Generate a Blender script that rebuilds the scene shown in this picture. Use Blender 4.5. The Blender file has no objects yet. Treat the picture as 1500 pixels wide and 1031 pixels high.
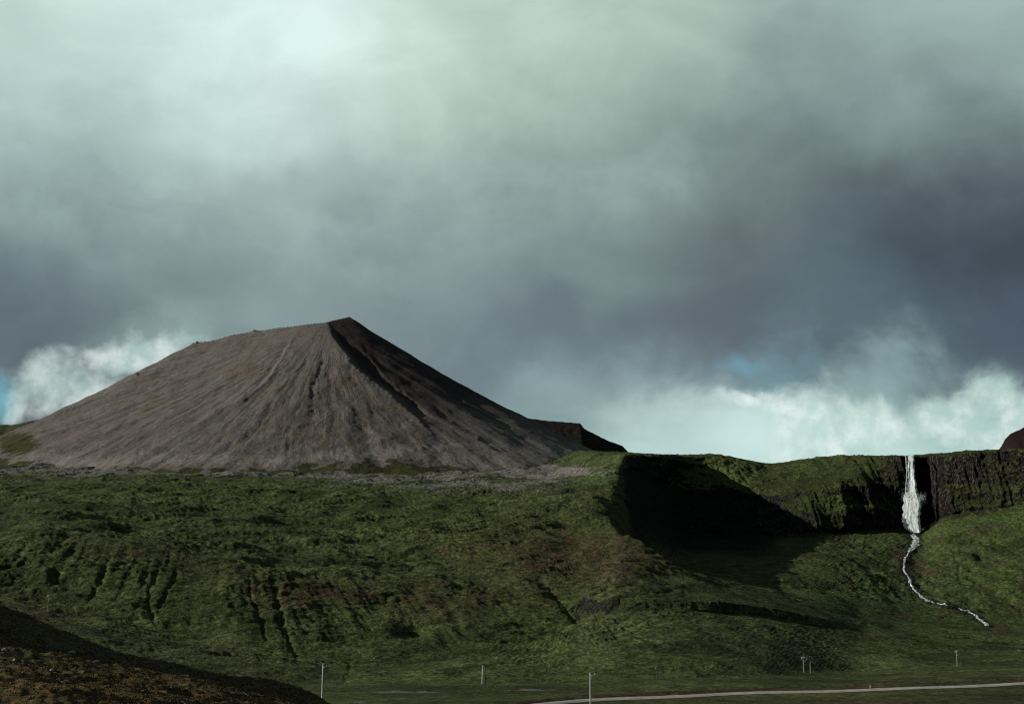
import bpy, math, random
import numpy as np

# ---------------------------------------------------------------- camera, sky, sun
S = bpy.context.scene
COL = S.collection
F, CX, CY = 2083.0, 750.0, 515.5            # focal length and centre, in photograph pixels
PITCH = math.atan((930 - CY) / F)
cam_d = bpy.data.cameras.new('camera'); cam = bpy.data.objects.new('camera', cam_d); COL.objects.link(cam)
cam_d.sensor_width = 36; cam_d.lens = 36 * F / 1500
cam_d.clip_start = 0.5; cam_d.clip_end = 60000
cam.location = (0, 0, 0); cam.rotation_euler = (math.pi / 2 + PITCH, 0, 0)
S.camera = cam
S.view_settings.view_transform = 'Standard'; S.view_settings.look = 'None'
S.view_settings.exposure = 0; S.view_settings.gamma = 1; S.view_settings.use_curve_mapping = False
S.render.resolution_x = 1024; S.render.resolution_y = 703
S.render.engine = 'CYCLES'
S.cycles.transparent_max_bounces = 24; S.cycles.pixel_filter_type = 'BLACKMAN_HARRIS'; S.cycles.filter_width = 1.15

SUN_EL, SUN_A = math.radians(20), math.radians(4)     # sun stands left of the view, a touch behind the camera
sv = (-math.cos(SUN_EL) * math.cos(SUN_A), -math.cos(SUN_EL) * math.sin(SUN_A), math.sin(SUN_EL))
sl = bpy.data.lights.new('sun', 'SUN'); sl.energy = 5.0; sl.angle = math.radians(0.5); sl.color = (1, .95, .87)
sun = bpy.data.objects.new('sun', sl); COL.objects.link(sun)
from mathutils import Vector
sun.rotation_euler = Vector(sv).to_track_quat('Z', 'Y').to_euler()

def lin(c):
    return tuple(((v / 255) / 12.92 if v / 255 <= .04045 else ((v / 255 + .055) / 1.055) ** 2.4) for v in c)

class NT:
    """small helper round a node tree"""
    def __init__(s, tree): s.t = tree; s.n = tree.nodes; s.l = tree.links
    def put(s, sock, v):
        if isinstance(v, bpy.types.NodeSocket): s.l.new(v, sock)
        elif v is not None: sock.default_value = v
    def node(s, kind, ins=(), **props):
        n = s.n.new(kind)
        for k, v in props.items(): setattr(n, k, v)
        for k, v in (ins.items() if isinstance(ins, dict) else enumerate(ins)): s.put(n.inputs[k], v)
        return n
    def m(s, op, a, b=None, c=None, clamp=False):
        n = s.n.new('ShaderNodeMath'); n.operation = op; n.use_clamp = clamp
        s.put(n.inputs[0], a)
        if b is not None: s.put(n.inputs[1], b)
        if c is not None: s.put(n.inputs[2], c)
        return n.outputs[0]
    def vm(s, op, a, b=None, out=0, scale=None):
        n = s.n.new('ShaderNodeVectorMath'); n.operation = op
        s.put(n.inputs[0], a)
        if b is not None: s.put(n.inputs[1], b)
        if scale is not None: s.put(n.inputs['Scale'], scale)
        return n.outputs[out]
    def noise(s, vec, scale, detail=4, rough=.55, dist=0, color=False):
        n = s.node('ShaderNodeTexNoise', {'Vector': vec, 'Scale': scale, 'Detail': detail, 'Roughness': rough, 'Distortion': dist})
        return n.outputs[1 if color else 0]
    def mix(s, f, a, b, blend='MIX'):
        n = s.n.new('ShaderNodeMix'); n.data_type = 'RGBA'; n.blend_type = blend; n.clamp_factor = True
        s.put(n.inputs[0], f)
        for k, v in ((6, a), (7, b)):
            if isinstance(v, tuple): v = (*v[:3], 1)
            s.put(n.inputs[k], v)
        return n.outputs[2]
    def ss(s, v, lo, hi, a=0., b=1.):
        n = s.n.new('ShaderNodeMapRange'); n.interpolation_type = 'SMOOTHSTEP'
        s.put(n.inputs[0], v); n.inputs[1].default_value = lo; n.inputs[2].default_value = hi
        n.inputs[3].default_value = a; n.inputs[4].default_value = b
        return n.outputs[0]
    def attr(s, name):
        n = s.n.new('ShaderNodeAttribute'); n.attribute_name = name; return n.outputs['Fac']

# the sky: clear blue (Sky Texture) almost wholly covered by a broken layer of cloud, laid out by compass
# direction and height above the horizon
def azel(px, py):
    x, y = (px - CX) / F, (CY - py) / F
    Y = math.cos(PITCH) - y * math.sin(PITCH); Z = math.sin(PITCH) + y * math.cos(PITCH)
    n = math.sqrt(x * x + Y * Y + Z * Z)
    return math.atan2(x, Y), math.asin(Z / n)

W = bpy.data.worlds.new('World'); S.world = W; W.use_nodes = True
w = NT(W.node_tree); w.n.clear()
tc = w.node('ShaderNodeTexCoord').outputs['Generated']
dirv = w.vm('NORMALIZE', tc)
n1 = w.noise(dirv, 5, 5, .5, 0, True); n2 = w.noise(dirv, 17, 6, .58, .3, True)
wv = w.vm('SCALE', w.vm('SUBTRACT', n1, (.5, .5, .5)), scale=.16)
wv2 = w.vm('SCALE', w.vm('SUBTRACT', n2, (.5, .5, .5)), scale=.06)
dw = w.vm('ADD', dirv, w.vm('ADD', wv, wv2))
def azel_nodes(v):
    sp = w.node('ShaderNodeSeparateXYZ', [w.vm('NORMALIZE', v)])
    return w.m('ARCTAN2', sp.outputs[0], sp.outputs[1]), w.m('ARCSINE', sp.outputs[2])
AZ, EL = azel_nodes(dw)
azp = w.node('ShaderNodeCombineXYZ', [w.m('MULTIPLY', AZ, .62), EL, 0.]).outputs[0]
CL = [  # px, py, colour seen, radius (px)
 (40, 60, (190, 216, 208), 220), (390, 60, (214, 233, 229), 150), (180, 190, (172, 196, 190), 170), (440, 190, (186, 207, 200), 150), (60, 250, (142, 166, 164), 110),
 (700, 60, (186, 207, 196), 180), (720, 180, (160, 182, 172), 130), (1000, 50, (176, 198, 188), 190), (1450, 40, (152, 175, 170), 190), (1250, 150, (126, 147, 145), 150), (960, 170, (134, 154, 148), 120),
 (60, 370, (100, 114, 122), 110), (260, 330, (118, 134, 138), 120), (120, 450, (92, 106, 115), 80), (330, 420, (120, 136, 139), 100),
 (540, 320, (122, 140, 141), 130), (620, 450, (112, 127, 132), 110), (800, 270, (106, 119, 123), 130), (1080, 270, (94, 106, 110), 130), (440, 290, (142, 162, 158), 90),
 (890, 405, (114, 134, 134), 80), (830, 490, (86, 95, 106), 90), (1010, 480, (90, 100, 111), 80), (1020, 350, (88, 100, 107), 90), (1400, 270, (88, 99, 107), 130),
 (1400, 400, (58, 68, 80), 120), (1200, 390, (84, 98, 106), 90), (1490, 510, (78, 91, 104), 70), (1280, 480, (88, 106, 116), 60), (1380, 500, (78, 92, 104), 50),
 (1160, 440, (96, 113, 122), 60), (700, 540, (110, 128, 135), 80), (900, 570, (124, 145, 149), 90), (1000, 640, (180, 206, 203), 75), (1110, 620, (190, 215, 211), 50), (820, 600, (138, 162, 164), 60), (960, 560, (116, 136, 142), 50),
 (1220, 650, (178, 206, 200), 60), (1420, 640, (168, 196, 192), 60), (1120, 520, (112, 142, 150), 40), (250, 490, (150, 175, 174), 50), (400, 465, (132, 153, 153), 45), (1290, 550, (140, 168, 170), 40), (560, 460, (118, 134, 138), 60)]
sumc, sumw = None, None
def add(sc, sw, c, wt):
    t = w.vm('SCALE', tuple(c), scale=wt)
    return (t if sc is None else w.vm('ADD', sc, t)), (wt if sw is None else w.m('ADD', sw, wt))
for px, py, c, r in CL:
    a, e = azel(px, py); s_ = r / F * .8
    d = w.vm('DISTANCE', azp, (a * .62, e, 0), out=1)
    wt = w.m('POWER', 2.71828, w.m('MULTIPLY', w.m('MULTIPLY', d, d), -1 / (s_ * s_)))
    sumc, sumw = add(sumc, sumw, lin(c), wt)
sumc, sumw = add(sumc, sumw, lin((72, 83, 89)), .02)          # the same cloud layer everywhere else
cloud = w.vm('DIVIDE', sumc, w.node('ShaderNodeCombineXYZ', [sumw, sumw, sumw]).outputs[0])
st = w.vm('MULTIPLY', dirv, (1., 1., 2.))
det = w.noise(st, 11, 8, .55, .4); det2 = w.noise(st, 3.2, 5, .5, .2)
lum = w.m('ADD', w.ss(det, .28, .72, .91, 1.09), w.ss(det2, .3, .7, -.09, .09))
cloud = w.vm('SCALE', cloud, scale=w.m('MULTIPLY', lum, 1.1))
# bright cumulus low over the horizon
def field(items, A, E):
    tot = None
    for px, py, rx, ry in items:
        a, e = azel(px, py)
        dx = w.m('DIVIDE', w.m('SUBTRACT', A, a), rx / F); dy = w.m('DIVIDE', w.m('SUBTRACT', E, e), ry / F)
        g = w.m('POWER', 2.71828, w.m('MULTIPLY', w.m('ADD', w.m('MULTIPLY', dx, dx), w.m('MULTIPLY', dy, dy)), -1.))
        tot = g if tot is None else w.m('MAXIMUM', tot, g)
    return tot
A0, E0 = azel_nodes(dirv)
cn = w.noise(dirv, 34, 8, .6, .25)
cu = field([(1165, 590, 66, 56), (1098, 580, 40, 24), (1225, 625, 130, 44), (1390, 612, 70, 46), (1470, 622, 80, 50), (120, 590, 110, 74), (220, 530, 90, 46), (60, 610, 36, 50)], AZ, EL)
cum = w.ss(w.m('ADD', cu, w.m('MULTIPLY', w.m('SUBTRACT', cn, .5), 1.0)), .36, 1.0)
cn2 = w.noise(dirv, 60, 7, .6)
cucol = w.mix(w.ss(cn2, .35, .68), lin((186, 214, 208)), lin((240, 251, 248)))
cum = w.m('MULTIPLY', cum, .68)
cloudc = w.mix(cum, cloud, cucol)
hole = w.ss(w.m('ADD', w.m('MAXIMUM', field([(-2, 588, 30, 46), (-60, 570, 60, 50)], A0, E0), w.m('MULTIPLY', field([(1086, 515, 46, 26)], AZ, EL), .62)), w.m('MULTIPLY', w.m('SUBTRACT', cn, .5), .8)), .25, 1.0)
hole = w.m('MULTIPLY', hole, w.m('SUBTRACT', 1., w.m('MULTIPLY', cum, .3)))
sky = w.node('ShaderNodeTexSky', sky_type='NISHITA', sun_disc=False, sun_elevation=SUN_EL, sun_rotation=math.radians(-94), ozone_density=1.0, air_density=1.3)
b1 = w.node('ShaderNodeBackground', [w.vm('MULTIPLY', sky.outputs[0], (.38, .8, 1.)), .15]); b2 = w.node('ShaderNodeBackground', [cloudc, 1.0])
mx = w.node('ShaderNodeMixShader', [w.m('MULTIPLY', hole, .72), b2.outputs[0], b1.outputs[0]])
w.node('ShaderNodeOutputWorld', [mx.outputs[0]])

# ---------------------------------------------------------------- helpers
rng = np.random.default_rng(7)
PERM = rng.permutation(4096).astype(np.int64)
GA = rng.uniform(0, 2 * np.pi, 4096).astype(np.float32); GX, GY = np.cos(GA), np.sin(GA)
def pn(x, y, seed=0):
    x = np.asarray(x, np.float64) + seed * 17.31; y = np.asarray(y, np.float64) + seed * 9.77
    xi = np.floor(x).astype(np.int64); yi = np.floor(y).astype(np.int64); xf = x - xi; yf = y - yi
    u = xf ** 3 * (xf * (xf * 6 - 15) + 10); v = yf ** 3 * (yf * (yf * 6 - 15) + 10)
    def g(i, j, a, b):
        h = PERM[(PERM[i & 4095] + j) & 4095]; return GX[h] * a + GY[h] * b
    n00 = g(xi, yi, xf, yf); n10 = g(xi + 1, yi, xf - 1, yf); n01 = g(xi, yi + 1, xf, yf - 1); n11 = g(xi + 1, yi + 1, xf - 1, yf - 1)
    return ((n00 * (1 - u) + n10 * u) * (1 - v) + (n01 * (1 - u) + n11 * u) * v) * 1.5
def fbm(x, y, o=4, seed=0, r=.5):
    t = 0; a = 1; k = 0
    for i in range(o):
        t = t + a * pn(x * 2 ** i, y * 2 ** i, seed + i); k += a; a *= r
    return t / k
def ridged(x, y, o=3, seed=0):
    t = 0; a = 1; k = 0
    for i in range(o):
        t = t + a * (1 - 2 * np.abs(pn(x * 2 ** i, y * 2 ** i, seed + i))); k += a; a *= .5
    return t / k
def sst(v, lo, hi):
    t = np.clip((v - lo) / (hi - lo), 0, 1); return t * t * (3 - 2 * t)
def ray(px, py, d):
    """world point seen at that pixel of the photograph, d metres away along the view's ground axis"""
    x = (px - CX) / F; y = (CY - py) / F
    Y = math.cos(PITCH) - y * math.sin(PITCH); Z = math.sin(PITCH) + y * math.cos(PITCH)
    return np.stack([x * d / Y, d + 0 * x, Z * d / Y], -1)
def proj(P):
    c, s = math.cos(PITCH), math.sin(PITCH)
    dep = P[..., 1] * c + P[..., 2] * s; up = -P[..., 1] * s + P[..., 2] * c
    return CX + F * P[..., 0] / dep, CY - F * up / dep
def gsm(a, s, axis=-1):
    if s <= 0: return a
    r = int(3 * s) + 1; k = np.exp(-.5 * (np.arange(-r, r + 1) / s) ** 2); k /= k.sum()
    pad = [(0, 0)] * a.ndim; pad[axis] = (r, r)
    b = np.pad(a, pad, mode='edge'); return np.apply_along_axis(lambda q: np.convolve(q, k, 'valid'), axis, b)

def link(name, me, m, parent=None, **props):
    o = bpy.data.objects.new(name, me); COL.objects.link(o)
    if m is not None and me is not None and not me.materials: me.materials.append(m)
    if parent: o.parent = parent
    for k, v in props.items(): o[k] = v
    return o
def mesh(name, V, Fc, smooth=True):
    me = bpy.data.meshes.new(name); V = np.asarray(V, np.float32).reshape(-1, 3); Fc = np.asarray(Fc, np.int32)
    k = Fc.shape[1]
    me.vertices.add(len(V)); me.vertices.foreach_set('co', V.ravel())
    me.loops.add(Fc.size); me.loops.foreach_set('vertex_index', Fc.ravel())
    me.polygons.add(len(Fc)); me.polygons.foreach_set('loop_start', np.arange(0, Fc.size, k, dtype=np.int32))
    if smooth: me.polygons.foreach_set('use_smooth', np.ones(len(Fc), bool))
    me.update(calc_edges=True); return me
def grid_faces(nr, nc, r0=0, r1=None):
    r1 = nr - 1 if r1 is None else r1
    i, j = np.meshgrid(np.arange(r0, r1), np.arange(nc - 1), indexing='ij'); a = (i * nc + j).ravel()
    return np.stack([a, a + 1, a + nc + 1, a + nc], -1)
def grid_normals(P):
    du = np.gradient(P, axis=1); dv = np.gradient(P, axis=0); n = np.cross(du, dv)
    n /= np.linalg.norm(n, axis=-1, keepdims=True) + 1e-9; return n
def grid_obj(name, P, A, m, r0=0, r1=None, normals=None, keep=None, **props):
    """part of a grid surface, rows r0..r1, as one object; normals shared so that neighbours meet smoothly"""
    r1 = P.shape[0] - 1 if r1 is None else r1
    Q = P[r0:r1 + 1]; f = grid_faces(Q.shape[0], Q.shape[1])
    if keep is not None:
        kk = keep[r0:r1 + 1].ravel(); f = f[kk[f].all(1)]
    used = np.unique(f); mp = np.full(Q.shape[0] * Q.shape[1], -1); mp[used] = np.arange(len(used)); f = mp[f]
    me = mesh(name, Q.reshape(-1, 3)[used], f)
    for k, v in A.items():
        at = me.attributes.new(k, 'FLOAT', 'POINT'); at.data.foreach_set('value', v[r0:r1 + 1].ravel()[used].astype(np.float32))
    if normals is not None: me.normals_split_custom_set_from_vertices(normals[r0:r1 + 1].reshape(-1, 3)[used].astype(np.float32))
    return link(name, me, m, **props)

# ---------------------------------------------------------------- materials
def new_mat(name):
    m = bpy.data.materials.new(name); m.use_nodes = True; t = NT(m.node_tree); t.n.clear(); return m, t
def finish(t, col, rough=.9, normal=None, spec=.15, alpha=None, **kw):
    b = t.node('ShaderNodeBsdfPrincipled', {'Base Color': col, 'Roughness': rough, 'Specular IOR Level': spec})
    if normal is not None: t.put(b.inputs['Normal'], normal)
    if alpha is not None: t.put(b.inputs['Alpha'], alpha)
    for k, v in kw.items(): t.put(b.inputs[k], v)
    t.node('ShaderNodeOutputMaterial', [b.outputs[0]]); return b
def land_material(name, green, green2, brown, rust, rockc, rockc2, pale, k=1.0, bump=1.0, steepk=1., mossk=0.):
    m, t = new_mat(name)
    P = t.node('ShaderNodeNewGeometry').outputs['Position']
    big = t.noise(P, .012 * k, 5, .6); mid = t.noise(P, .06 * k, 6, .62, .3); fine = t.noise(P, .35 * k, 6, .68); vf = t.noise(P, 1.3 * k, 4, .7)
    Pst = t.vm('MULTIPLY', P, (1., .45, 3.)); strk = t.noise(Pst, .14 * k, 5, .65, .5)
    g = t.mix(t.ss(mid, .35, .65), green, green2)
    g = t.mix(t.m('MULTIPLY', t.ss(t.m('ADD', strk, t.m('MULTIPLY', big, .6)), .78, 1.0), .8), g, tuple(np.array(green2) * np.array((1.42, 1.36, 1.25))))
    g = t.mix(t.m('MULTIPLY', t.ss(big, .5, .36), .5), g, tuple(np.array(green) * .6))
    br = t.m('ADD', t.attr('brown'), t.m('ADD', t.m('MULTIPLY', t.m('SUBTRACT', mid, .5), 1.7), t.m('MULTIPLY', t.m('SUBTRACT', strk, .5), 1.5)))
    bc = t.mix(t.ss(big, .4, .62), brown, rust)
    c = t.mix(t.ss(br, .3, .75), g, bc)
    fr = t.m('ADD', t.attr('fresh'), t.m('MULTIPLY', t.m('SUBTRACT', big, .5), 1.2))
    c = t.mix(t.m('MULTIPLY', t.ss(fr, .4, .9), .7), c, tuple(np.array(green2) * np.array((.68, 1.05, .95))))
    # pale dead grass and gravel
    pl = t.m('ADD', t.attr('pale'), t.m('MULTIPLY', t.m('SUBTRACT', strk, .5), 1.3))
    pl = t.m('ADD', pl, t.m('MULTIPLY', t.m('SUBTRACT', fine, .5), 1.1))
    c = t.mix(t.ss(pl, .42, .72), c, t.mix(fine, pale, tuple(np.array(pale) * .7)))
    # bare rock on steep or outcropping ground, plus shade painted dark
    nz = t.node('ShaderNodeSeparateXYZ', [t.node('ShaderNodeNewGeometry').outputs['Normal']]).outputs[2]
    steep = t.m('MULTIPLY', t.m('SUBTRACT', .62, nz), 2.2)
    rk = t.m('ADD', t.attr('rock'), t.m('MULTIPLY', t.m('SUBTRACT', fine, .5), 1.1))
    rk = t.m('ADD', rk, t.m('MAXIMUM', t.m('MULTIPLY', steep, steepk), -.35)); rk = t.m('ADD', rk, t.m('MULTIPLY', t.m('SUBTRACT', mid, .5), mossk))
    Pr = t.vm('MULTIPLY', P, (1., 1., .55)); rn = t.noise(Pr, .5 * k, 6, .7); rn2 = t.noise(Pr, .09 * k, 3, .6)
    rc = t.mix(t.m('MULTIPLY', t.ss(rn, .45, .75), t.ss(rn2, .4, .6, .35, 1.)), rockc, rockc2)
    c = t.mix(t.ss(rk, .45, .8), c, rc)
    c = t.mix(1., c, t.node('ShaderNodeCombineColor', [t.ss(vf, .28, .72, .45, 1.6)] * 3).outputs[0], 'MULTIPLY')
    c = t.mix(1., c, t.node('ShaderNodeCombineColor', [t.ss(fine, .32, .68, .42, 1.6)] * 3).outputs[0], 'MULTIPLY')
    h = t.m('ADD', t.m('MULTIPLY', fine, 2.4 / k), t.m('ADD', t.m('MULTIPLY', vf, .7 / k), t.m('MULTIPLY', strk, 3.0 / k)))
    nb = t.node('ShaderNodeBump', {'Height': h, 'Distance': 1.0, 'Strength': .8 * bump}).outputs[0]
    finish(t, c, .95, nb, .08); return m
GREEN, GREEN2 = (.030, .037, .011), (.066, .083, .028)
BROWN, RUST = (.062, .052, .027), (.046, .031, .017)
M_LAND = land_material('upland grass and heath', GREEN, GREEN2, BROWN, RUST, (.007, .0065, .0065), (.058, .052, .046), (.165, .158, .135))
M_CLIFF = land_material('mossy basalt', (.024, .030, .010), (.050, .060, .019), (.018, .015, .009), (.014, .010, .008), (.0045, .004, .0045), (.12, .105, .09), (.13, .13, .11), steepk=.62, mossk=1.9)
M_FORE = land_material('autumn heath', (.042, .039, .014), (.078, .064, .022), (.082, .056, .021), (.066, .042, .017), (.007, .006, .005), (.035, .032, .028), (.07, .06, .04), k=7, bump=.9)

def scree_material(name, dark=1.):
    m, t = new_mat(name)
    P = t.node('ShaderNodeNewGeometry').outputs['Position']
    cs, cd = t.attr('cross'), t.attr('down')
    SV = t.node('ShaderNodeCombineXYZ', [t.m('MULTIPLY', cs, .05), t.m('MULTIPLY', cd, .006), 0.]).outputs[0]
    s1 = t.noise(SV, 1.0, 5, .6, .1); s2 = t.noise(SV, 4.5, 5, .65, .1); s4 = t.noise(SV, 16., 4, .7); s3 = t.noise(P, .02, 4, .6); f = t.noise(P, .25, 6, .72); vf = t.noise(P, .9, 4, .75)
    c = t.mix(t.ss(s1, .35, .65), (.105, .098, .092), (.150, .138, .122))
    c = t.mix(t.m('MULTIPLY', t.ss(s3, .45, .7), .75), c, (.130, .104, .076))
    c = t.mix(t.m('MULTIPLY', t.ss(s2, .55, .75), .55), c, (.094, .066, .054))
    c = t.mix(t.m('MULTIPLY', t.ss(s2, .28, .42, 1, 0), .5), c, (.050, .047, .050))
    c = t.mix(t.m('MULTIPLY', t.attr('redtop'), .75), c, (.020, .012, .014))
    c = t.mix(1., c, t.node('ShaderNodeCombineColor', [t.ss(s4, .3, .7, .78, 1.22)] * 3).outputs[0], 'MULTIPLY')
    pl = t.m('ADD', t.attr('pale'), t.m('MULTIPLY', t.m('SUBTRACT', f, .5), 1.2))
    c = t.mix(t.m('MULTIPLY', t.ss(pl, .4, .8), .6), c, (.22, .21, .19))
    gr = t.m('ADD', t.attr('grass'), t.m('ADD', t.m('MULTIPLY', t.m('SUBTRACT', s2, .5), 1.), t.m('MULTIPLY', t.m('SUBTRACT', f, .5), .8)))
    c = t.mix(t.ss(gr, .5, .62), c, t.mix(f, tuple(np.array(BROWN) * .6), tuple(np.array(GREEN2) * .75)))
    rk = t.m('ADD', t.attr('rock'), t.m('MULTIPLY', t.m('SUBTRACT', f, .5), 1.4))
    c = t.mix(t.ss(rk, .5, .8), c, (.035, .032, .030))
    c = t.mix(1., c, t.node('ShaderNodeCombineColor', [t.ss(f, .28, .72, .72, 1.25)] * 3).outputs[0], 'MULTIPLY')
    c = t.mix(1., c, t.node('ShaderNodeCombineColor', [t.ss(vf, .3, .7, .8, 1.18)] * 3).outputs[0], 'MULTIPLY')
    c = t.mix(1., c, tuple([dark] * 3), 'MULTIPLY')
    h = t.m('ADD', t.m('MULTIPLY', f, 3.4), t.m('ADD', t.m('MULTIPLY', s2, 3.5), t.m('MULTIPLY', vf, .9)))
    nb = t.node('ShaderNodeBump', {'Height': h, 'Distance': 1., 'Strength': .5}).outputs[0]
    finish(t, c, .95, nb, .05); return m
M_SCREE = scree_material('scree')
def simple(name, c, c2, scale, rough=.8, bump=0., **kw):
    m, t = new_mat(name); P = t.node('ShaderNodeTexCoord').outputs['Object']
    n = t.noise(P, scale, 5, .65)
    nb = t.node('ShaderNodeBump', {'Height': n, 'Distance': bump, 'Strength': 1.}).outputs[0] if bump else None
    finish(t, t.mix(t.ss(n, .35, .65), c, c2), rough, nb, .2, **kw); return m
M_WOOD = simple('weathered pole timber', (.30, .28, .25), (.48, .46, .42), 3)
M_WOODD = simple('old dark pole timber', (.03, .027, .024), (.07, .06, .05), 3)
M_WOODF = simple('grey pole timber', (.16, .16, .14), (.24, .24, .21), 3)
M_CER = simple('porcelain', (.5, .5, .48), (.62, .62, .6), 8, .3)
M_STEEL = simple('galvanised steel', (.2, .2, .2), (.3, .3, .3), 8, .5)
M_STONE = simple('lichened stone', (.07, .07, .066), (.19, .19, .175), 3.5, .9, .05)
M_STONEP = simple('pale stone', (.26, .26, .24), (.42, .42, .40), 3.5, .9, .05)
M_STONED = simple('wet dark stone', (.012, .011, .012), (.035, .032, .032), 1.5, .6, .05)
M_ROAD = simple('gravel road', (.26, .235, .205), (.40, .37, .33), .35, .95, .02)

# ---------------------------------------------------------------- the land: feature lines (pixel height, distance) at
# chosen columns of the view, lofted into one continuous real surface, then split where its character changes
C = {
-300: [(1031,350),(960,600),(885,740),(800,840),(785,930),(745,1150),(722,1280),(712,1300),(702,1550),(696,1720),(688,1920),(682,2100),(672,2500)],
0:    [(1031,350),(960,600),(890,740),(790,840),(776,930),(742,1150),(721,1280),(711,1300),(702,1550),(696,1720),(688,1920),(682,2100),(672,2500)],
60:   [(1031,350),(962,600),(894,740),(776,850),(770,930),(742,1150),(720,1280),(711,1300),(702,1550),(696,1720),(688,1920),(682,2100),(674,2500)],
150:  [(1031,350),(968,600),(902,740),(787,850),(776,940),(745,1150),(720,1280),(712,1300),(702,1550),(696,1720),(689,1920),(684,2100),(676,2500)],
240:  [(1031,350),(980,600),(925,720),(806,840),(792,930),(750,1130),(723,1270),(714,1290),(702,1550),(696,1720),(690,1920),(686,2100),(678,2500)],
330:  [(1031,350),(990,580),(947,700),(822,830),(805,920),(760,1110),(726,1260),(716,1280),(704,1530),(698,1720),(691,1920),(687,2100),(680,2500)],
480:  [(1031,350),(1000,560),(968,690),(848,820),(826,915),(770,1100),(732,1250),(721,1270),(708,1500),(700,1720),(690,1920),(686,2100),(680,2500)],
600:  [(1031,350),(1000,560),(966,700),(862,820),(834,920),(778,1080),(738,1220),(727,1240),(711,1480),(702,1700),(692,1900),(688,2100),(680,2500)],
700:  [(1031,350),(1000,560),(955,710),(872,820),(836,915),(782,1040),(741,1180),(729,1200),(713,1440),(703,1660),(693,1870),(688,2100),(678,2450)],
800:  [(1031,355),(998,570),(940,740),(876,820),(835,905),(786,1010),(743,1120),(728,1150),(712,1300),(702,1480),(692,1750),(684,2000),(668,2400)],
840:  [(1031,355),(998,570),(915,770),(880,815),(840,890),(795,990),(752,1070),(729,1125),(716,1230),(706,1340),(690,1560),(672,1900),(658,2300)],
870:  [(1031,358),(997,570),(904,765),(882,785),(850,855),(810,940),(771,1025),(731,1110),(720,1180),(706,1260),(686,1370),(668,1560),(660,2000)],
893:  [(1031,360),(996,570),(902,748),(881,765),(854,825),(818,910),(779,1000),(745,1085),(733,1130),(703,1230),(686,1290),(668,1400),(661,1900)],
908:  [(1031,360),(996,568),(900,742),(881,757),(856,808),(822,880),(786,965),(775,1050),(742,1120),(712,1210),(690,1250),(664,1300),(663,1700)],
945:  [(1031,362),(995,565),(898,738),(880,752),(860,795),(834,860),(803,925),(835,1010),(800,1110),(755,1230),(704,1364),(667,1378),(667,1700)],
1000: [(1031,365),(994,560),(896,742),(880,755),(866,792),(850,840),(837,885),(858,950),(836,1130),(785,1370),(716,1474),(667,1488),(668,1700)],
1050: [(1031,368),(993,565),(897,752),(881,763),(870,800),(858,850),(848,905),(864,960),(843,1075),(786,1385),(712,1450),(665,1500),(667,1700)],
1125: [(1031,370),(990,590),(903,772),(888,786),(879,830),(868,880),(861,930),(868,1000),(853,1060),(784,1345),(722,1415),(680,1500),(680,1700)],
1200: [(1031,375),(985,640),(918,785),(906,800),(895,842),(888,892),(880,948),(874,1010),(863,1062),(781,1335),(712,1378),(670,1470),(672,1700)],
1260: [(1031,378),(982,670),(930,792),(921,823),(912,862),(905,910),(898,960),(888,1025),(864,1095),(781,1350),(702,1374),(667,1440),(669,1700)],
1320: [(1031,380),(978,660),(940,790),(932,830),(924,870),(917,915),(911,960),(900,1040),(870,1110),(776,1362),(712,1374),(668,1386),(669,1700)],
1345: [(1031,382),(976,665),(943,795),(936,835),(928,872),(920,917),(914,960),(904,1040),(874,1110),(775,1380),(718,1396),(667,1400),(668,1700)],
1362: [(1031,383),(975,670),(945,798),(938,838),(929,875),(922,918),(916,960),(906,1040),(876,1105),(768,1376),(712,1388),(665,1392),(666,1700)],
1380: [(1031,384),(975,675),(946,802),(939,840),(930,876),(923,918),(917,960),(908,1040),(877,1100),(760,1350),(708,1358),(664,1372),(665,1700)],
1420: [(1031,386),(973,680),(949,812),(941,850),(932,884),(925,922),(920,962),(912,1035),(880,1095),(750,1335),(703,1344),(661,1356),(662,1700)],
1500: [(1031,392),(968,690),(952,820),(944,855),(936,888),(930,925),(925,962),(916,1030),(880,1085),(741,1300),(700,1310),(660,1322),(661,1700)],
1800: [(1031,400),(968,690),(952,820),(944,855),(936,888),(930,925),(925,962),(916,1030),(870,1060),(720,1230),(690,1240),(655,1255),(656,1700)],
}
U = np.concatenate([np.linspace(-2600, -130, 70)[:-1], np.arange(-130, 1632, 1.45), np.linspace(1632, 4100, 70)[1:]])
cols = sorted(C); tab = np.array([C[c] for c in cols], float)       # (cols, rows, 2)
K = tab.shape[1]
ctl = []
for k in range(K):
    y = gsm(np.interp(U, cols, tab[:, k, 0]), 5); d = gsm(np.interp(U, cols, tab[:, k, 1]), 5)
    ctl.append(ray(U, y, d))
near = ctl[0].copy(); near[:, 1] = 150; near[:, 0] = ctl[0][:, 0] * 150 / ctl[0][:, 1]; near[:, 2] = -16
far = ctl[-1] * 2.2; far[:, 2] = ctl[-1][:, 2] - 25
ctl = [near] + ctl + [far]
SUB = [10, 46, 50, 84, 26, 40, 40, 38, 26, 62, 62, 50, 22, 8]
rows, T = [], []
for k in range(len(ctl) - 1):
    n = SUB[k]
    for i in range(n):
        f = i / n; rows.append(ctl[k] * (1 - f) + ctl[k + 1] * f); T.append(k + f)
rows.append(ctl[-1]); T.append(len(ctl) - 1.)
P = np.array(rows); T = np.array(T)[:, None] + 0 * U[None]
ker = np.array([1, 2, 3, 4, 3, 2, 1.]) / 16
Q = np.pad(P, ((3, 3), (0, 0), (0, 0)), mode='edge'); P = sum(ker[i] * Q[i:i + len(P)] for i in range(7))
PX, PY = proj(P); X, Y, Z = P[..., 0].copy(), P[..., 1].copy(), P[..., 2].copy()
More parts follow.
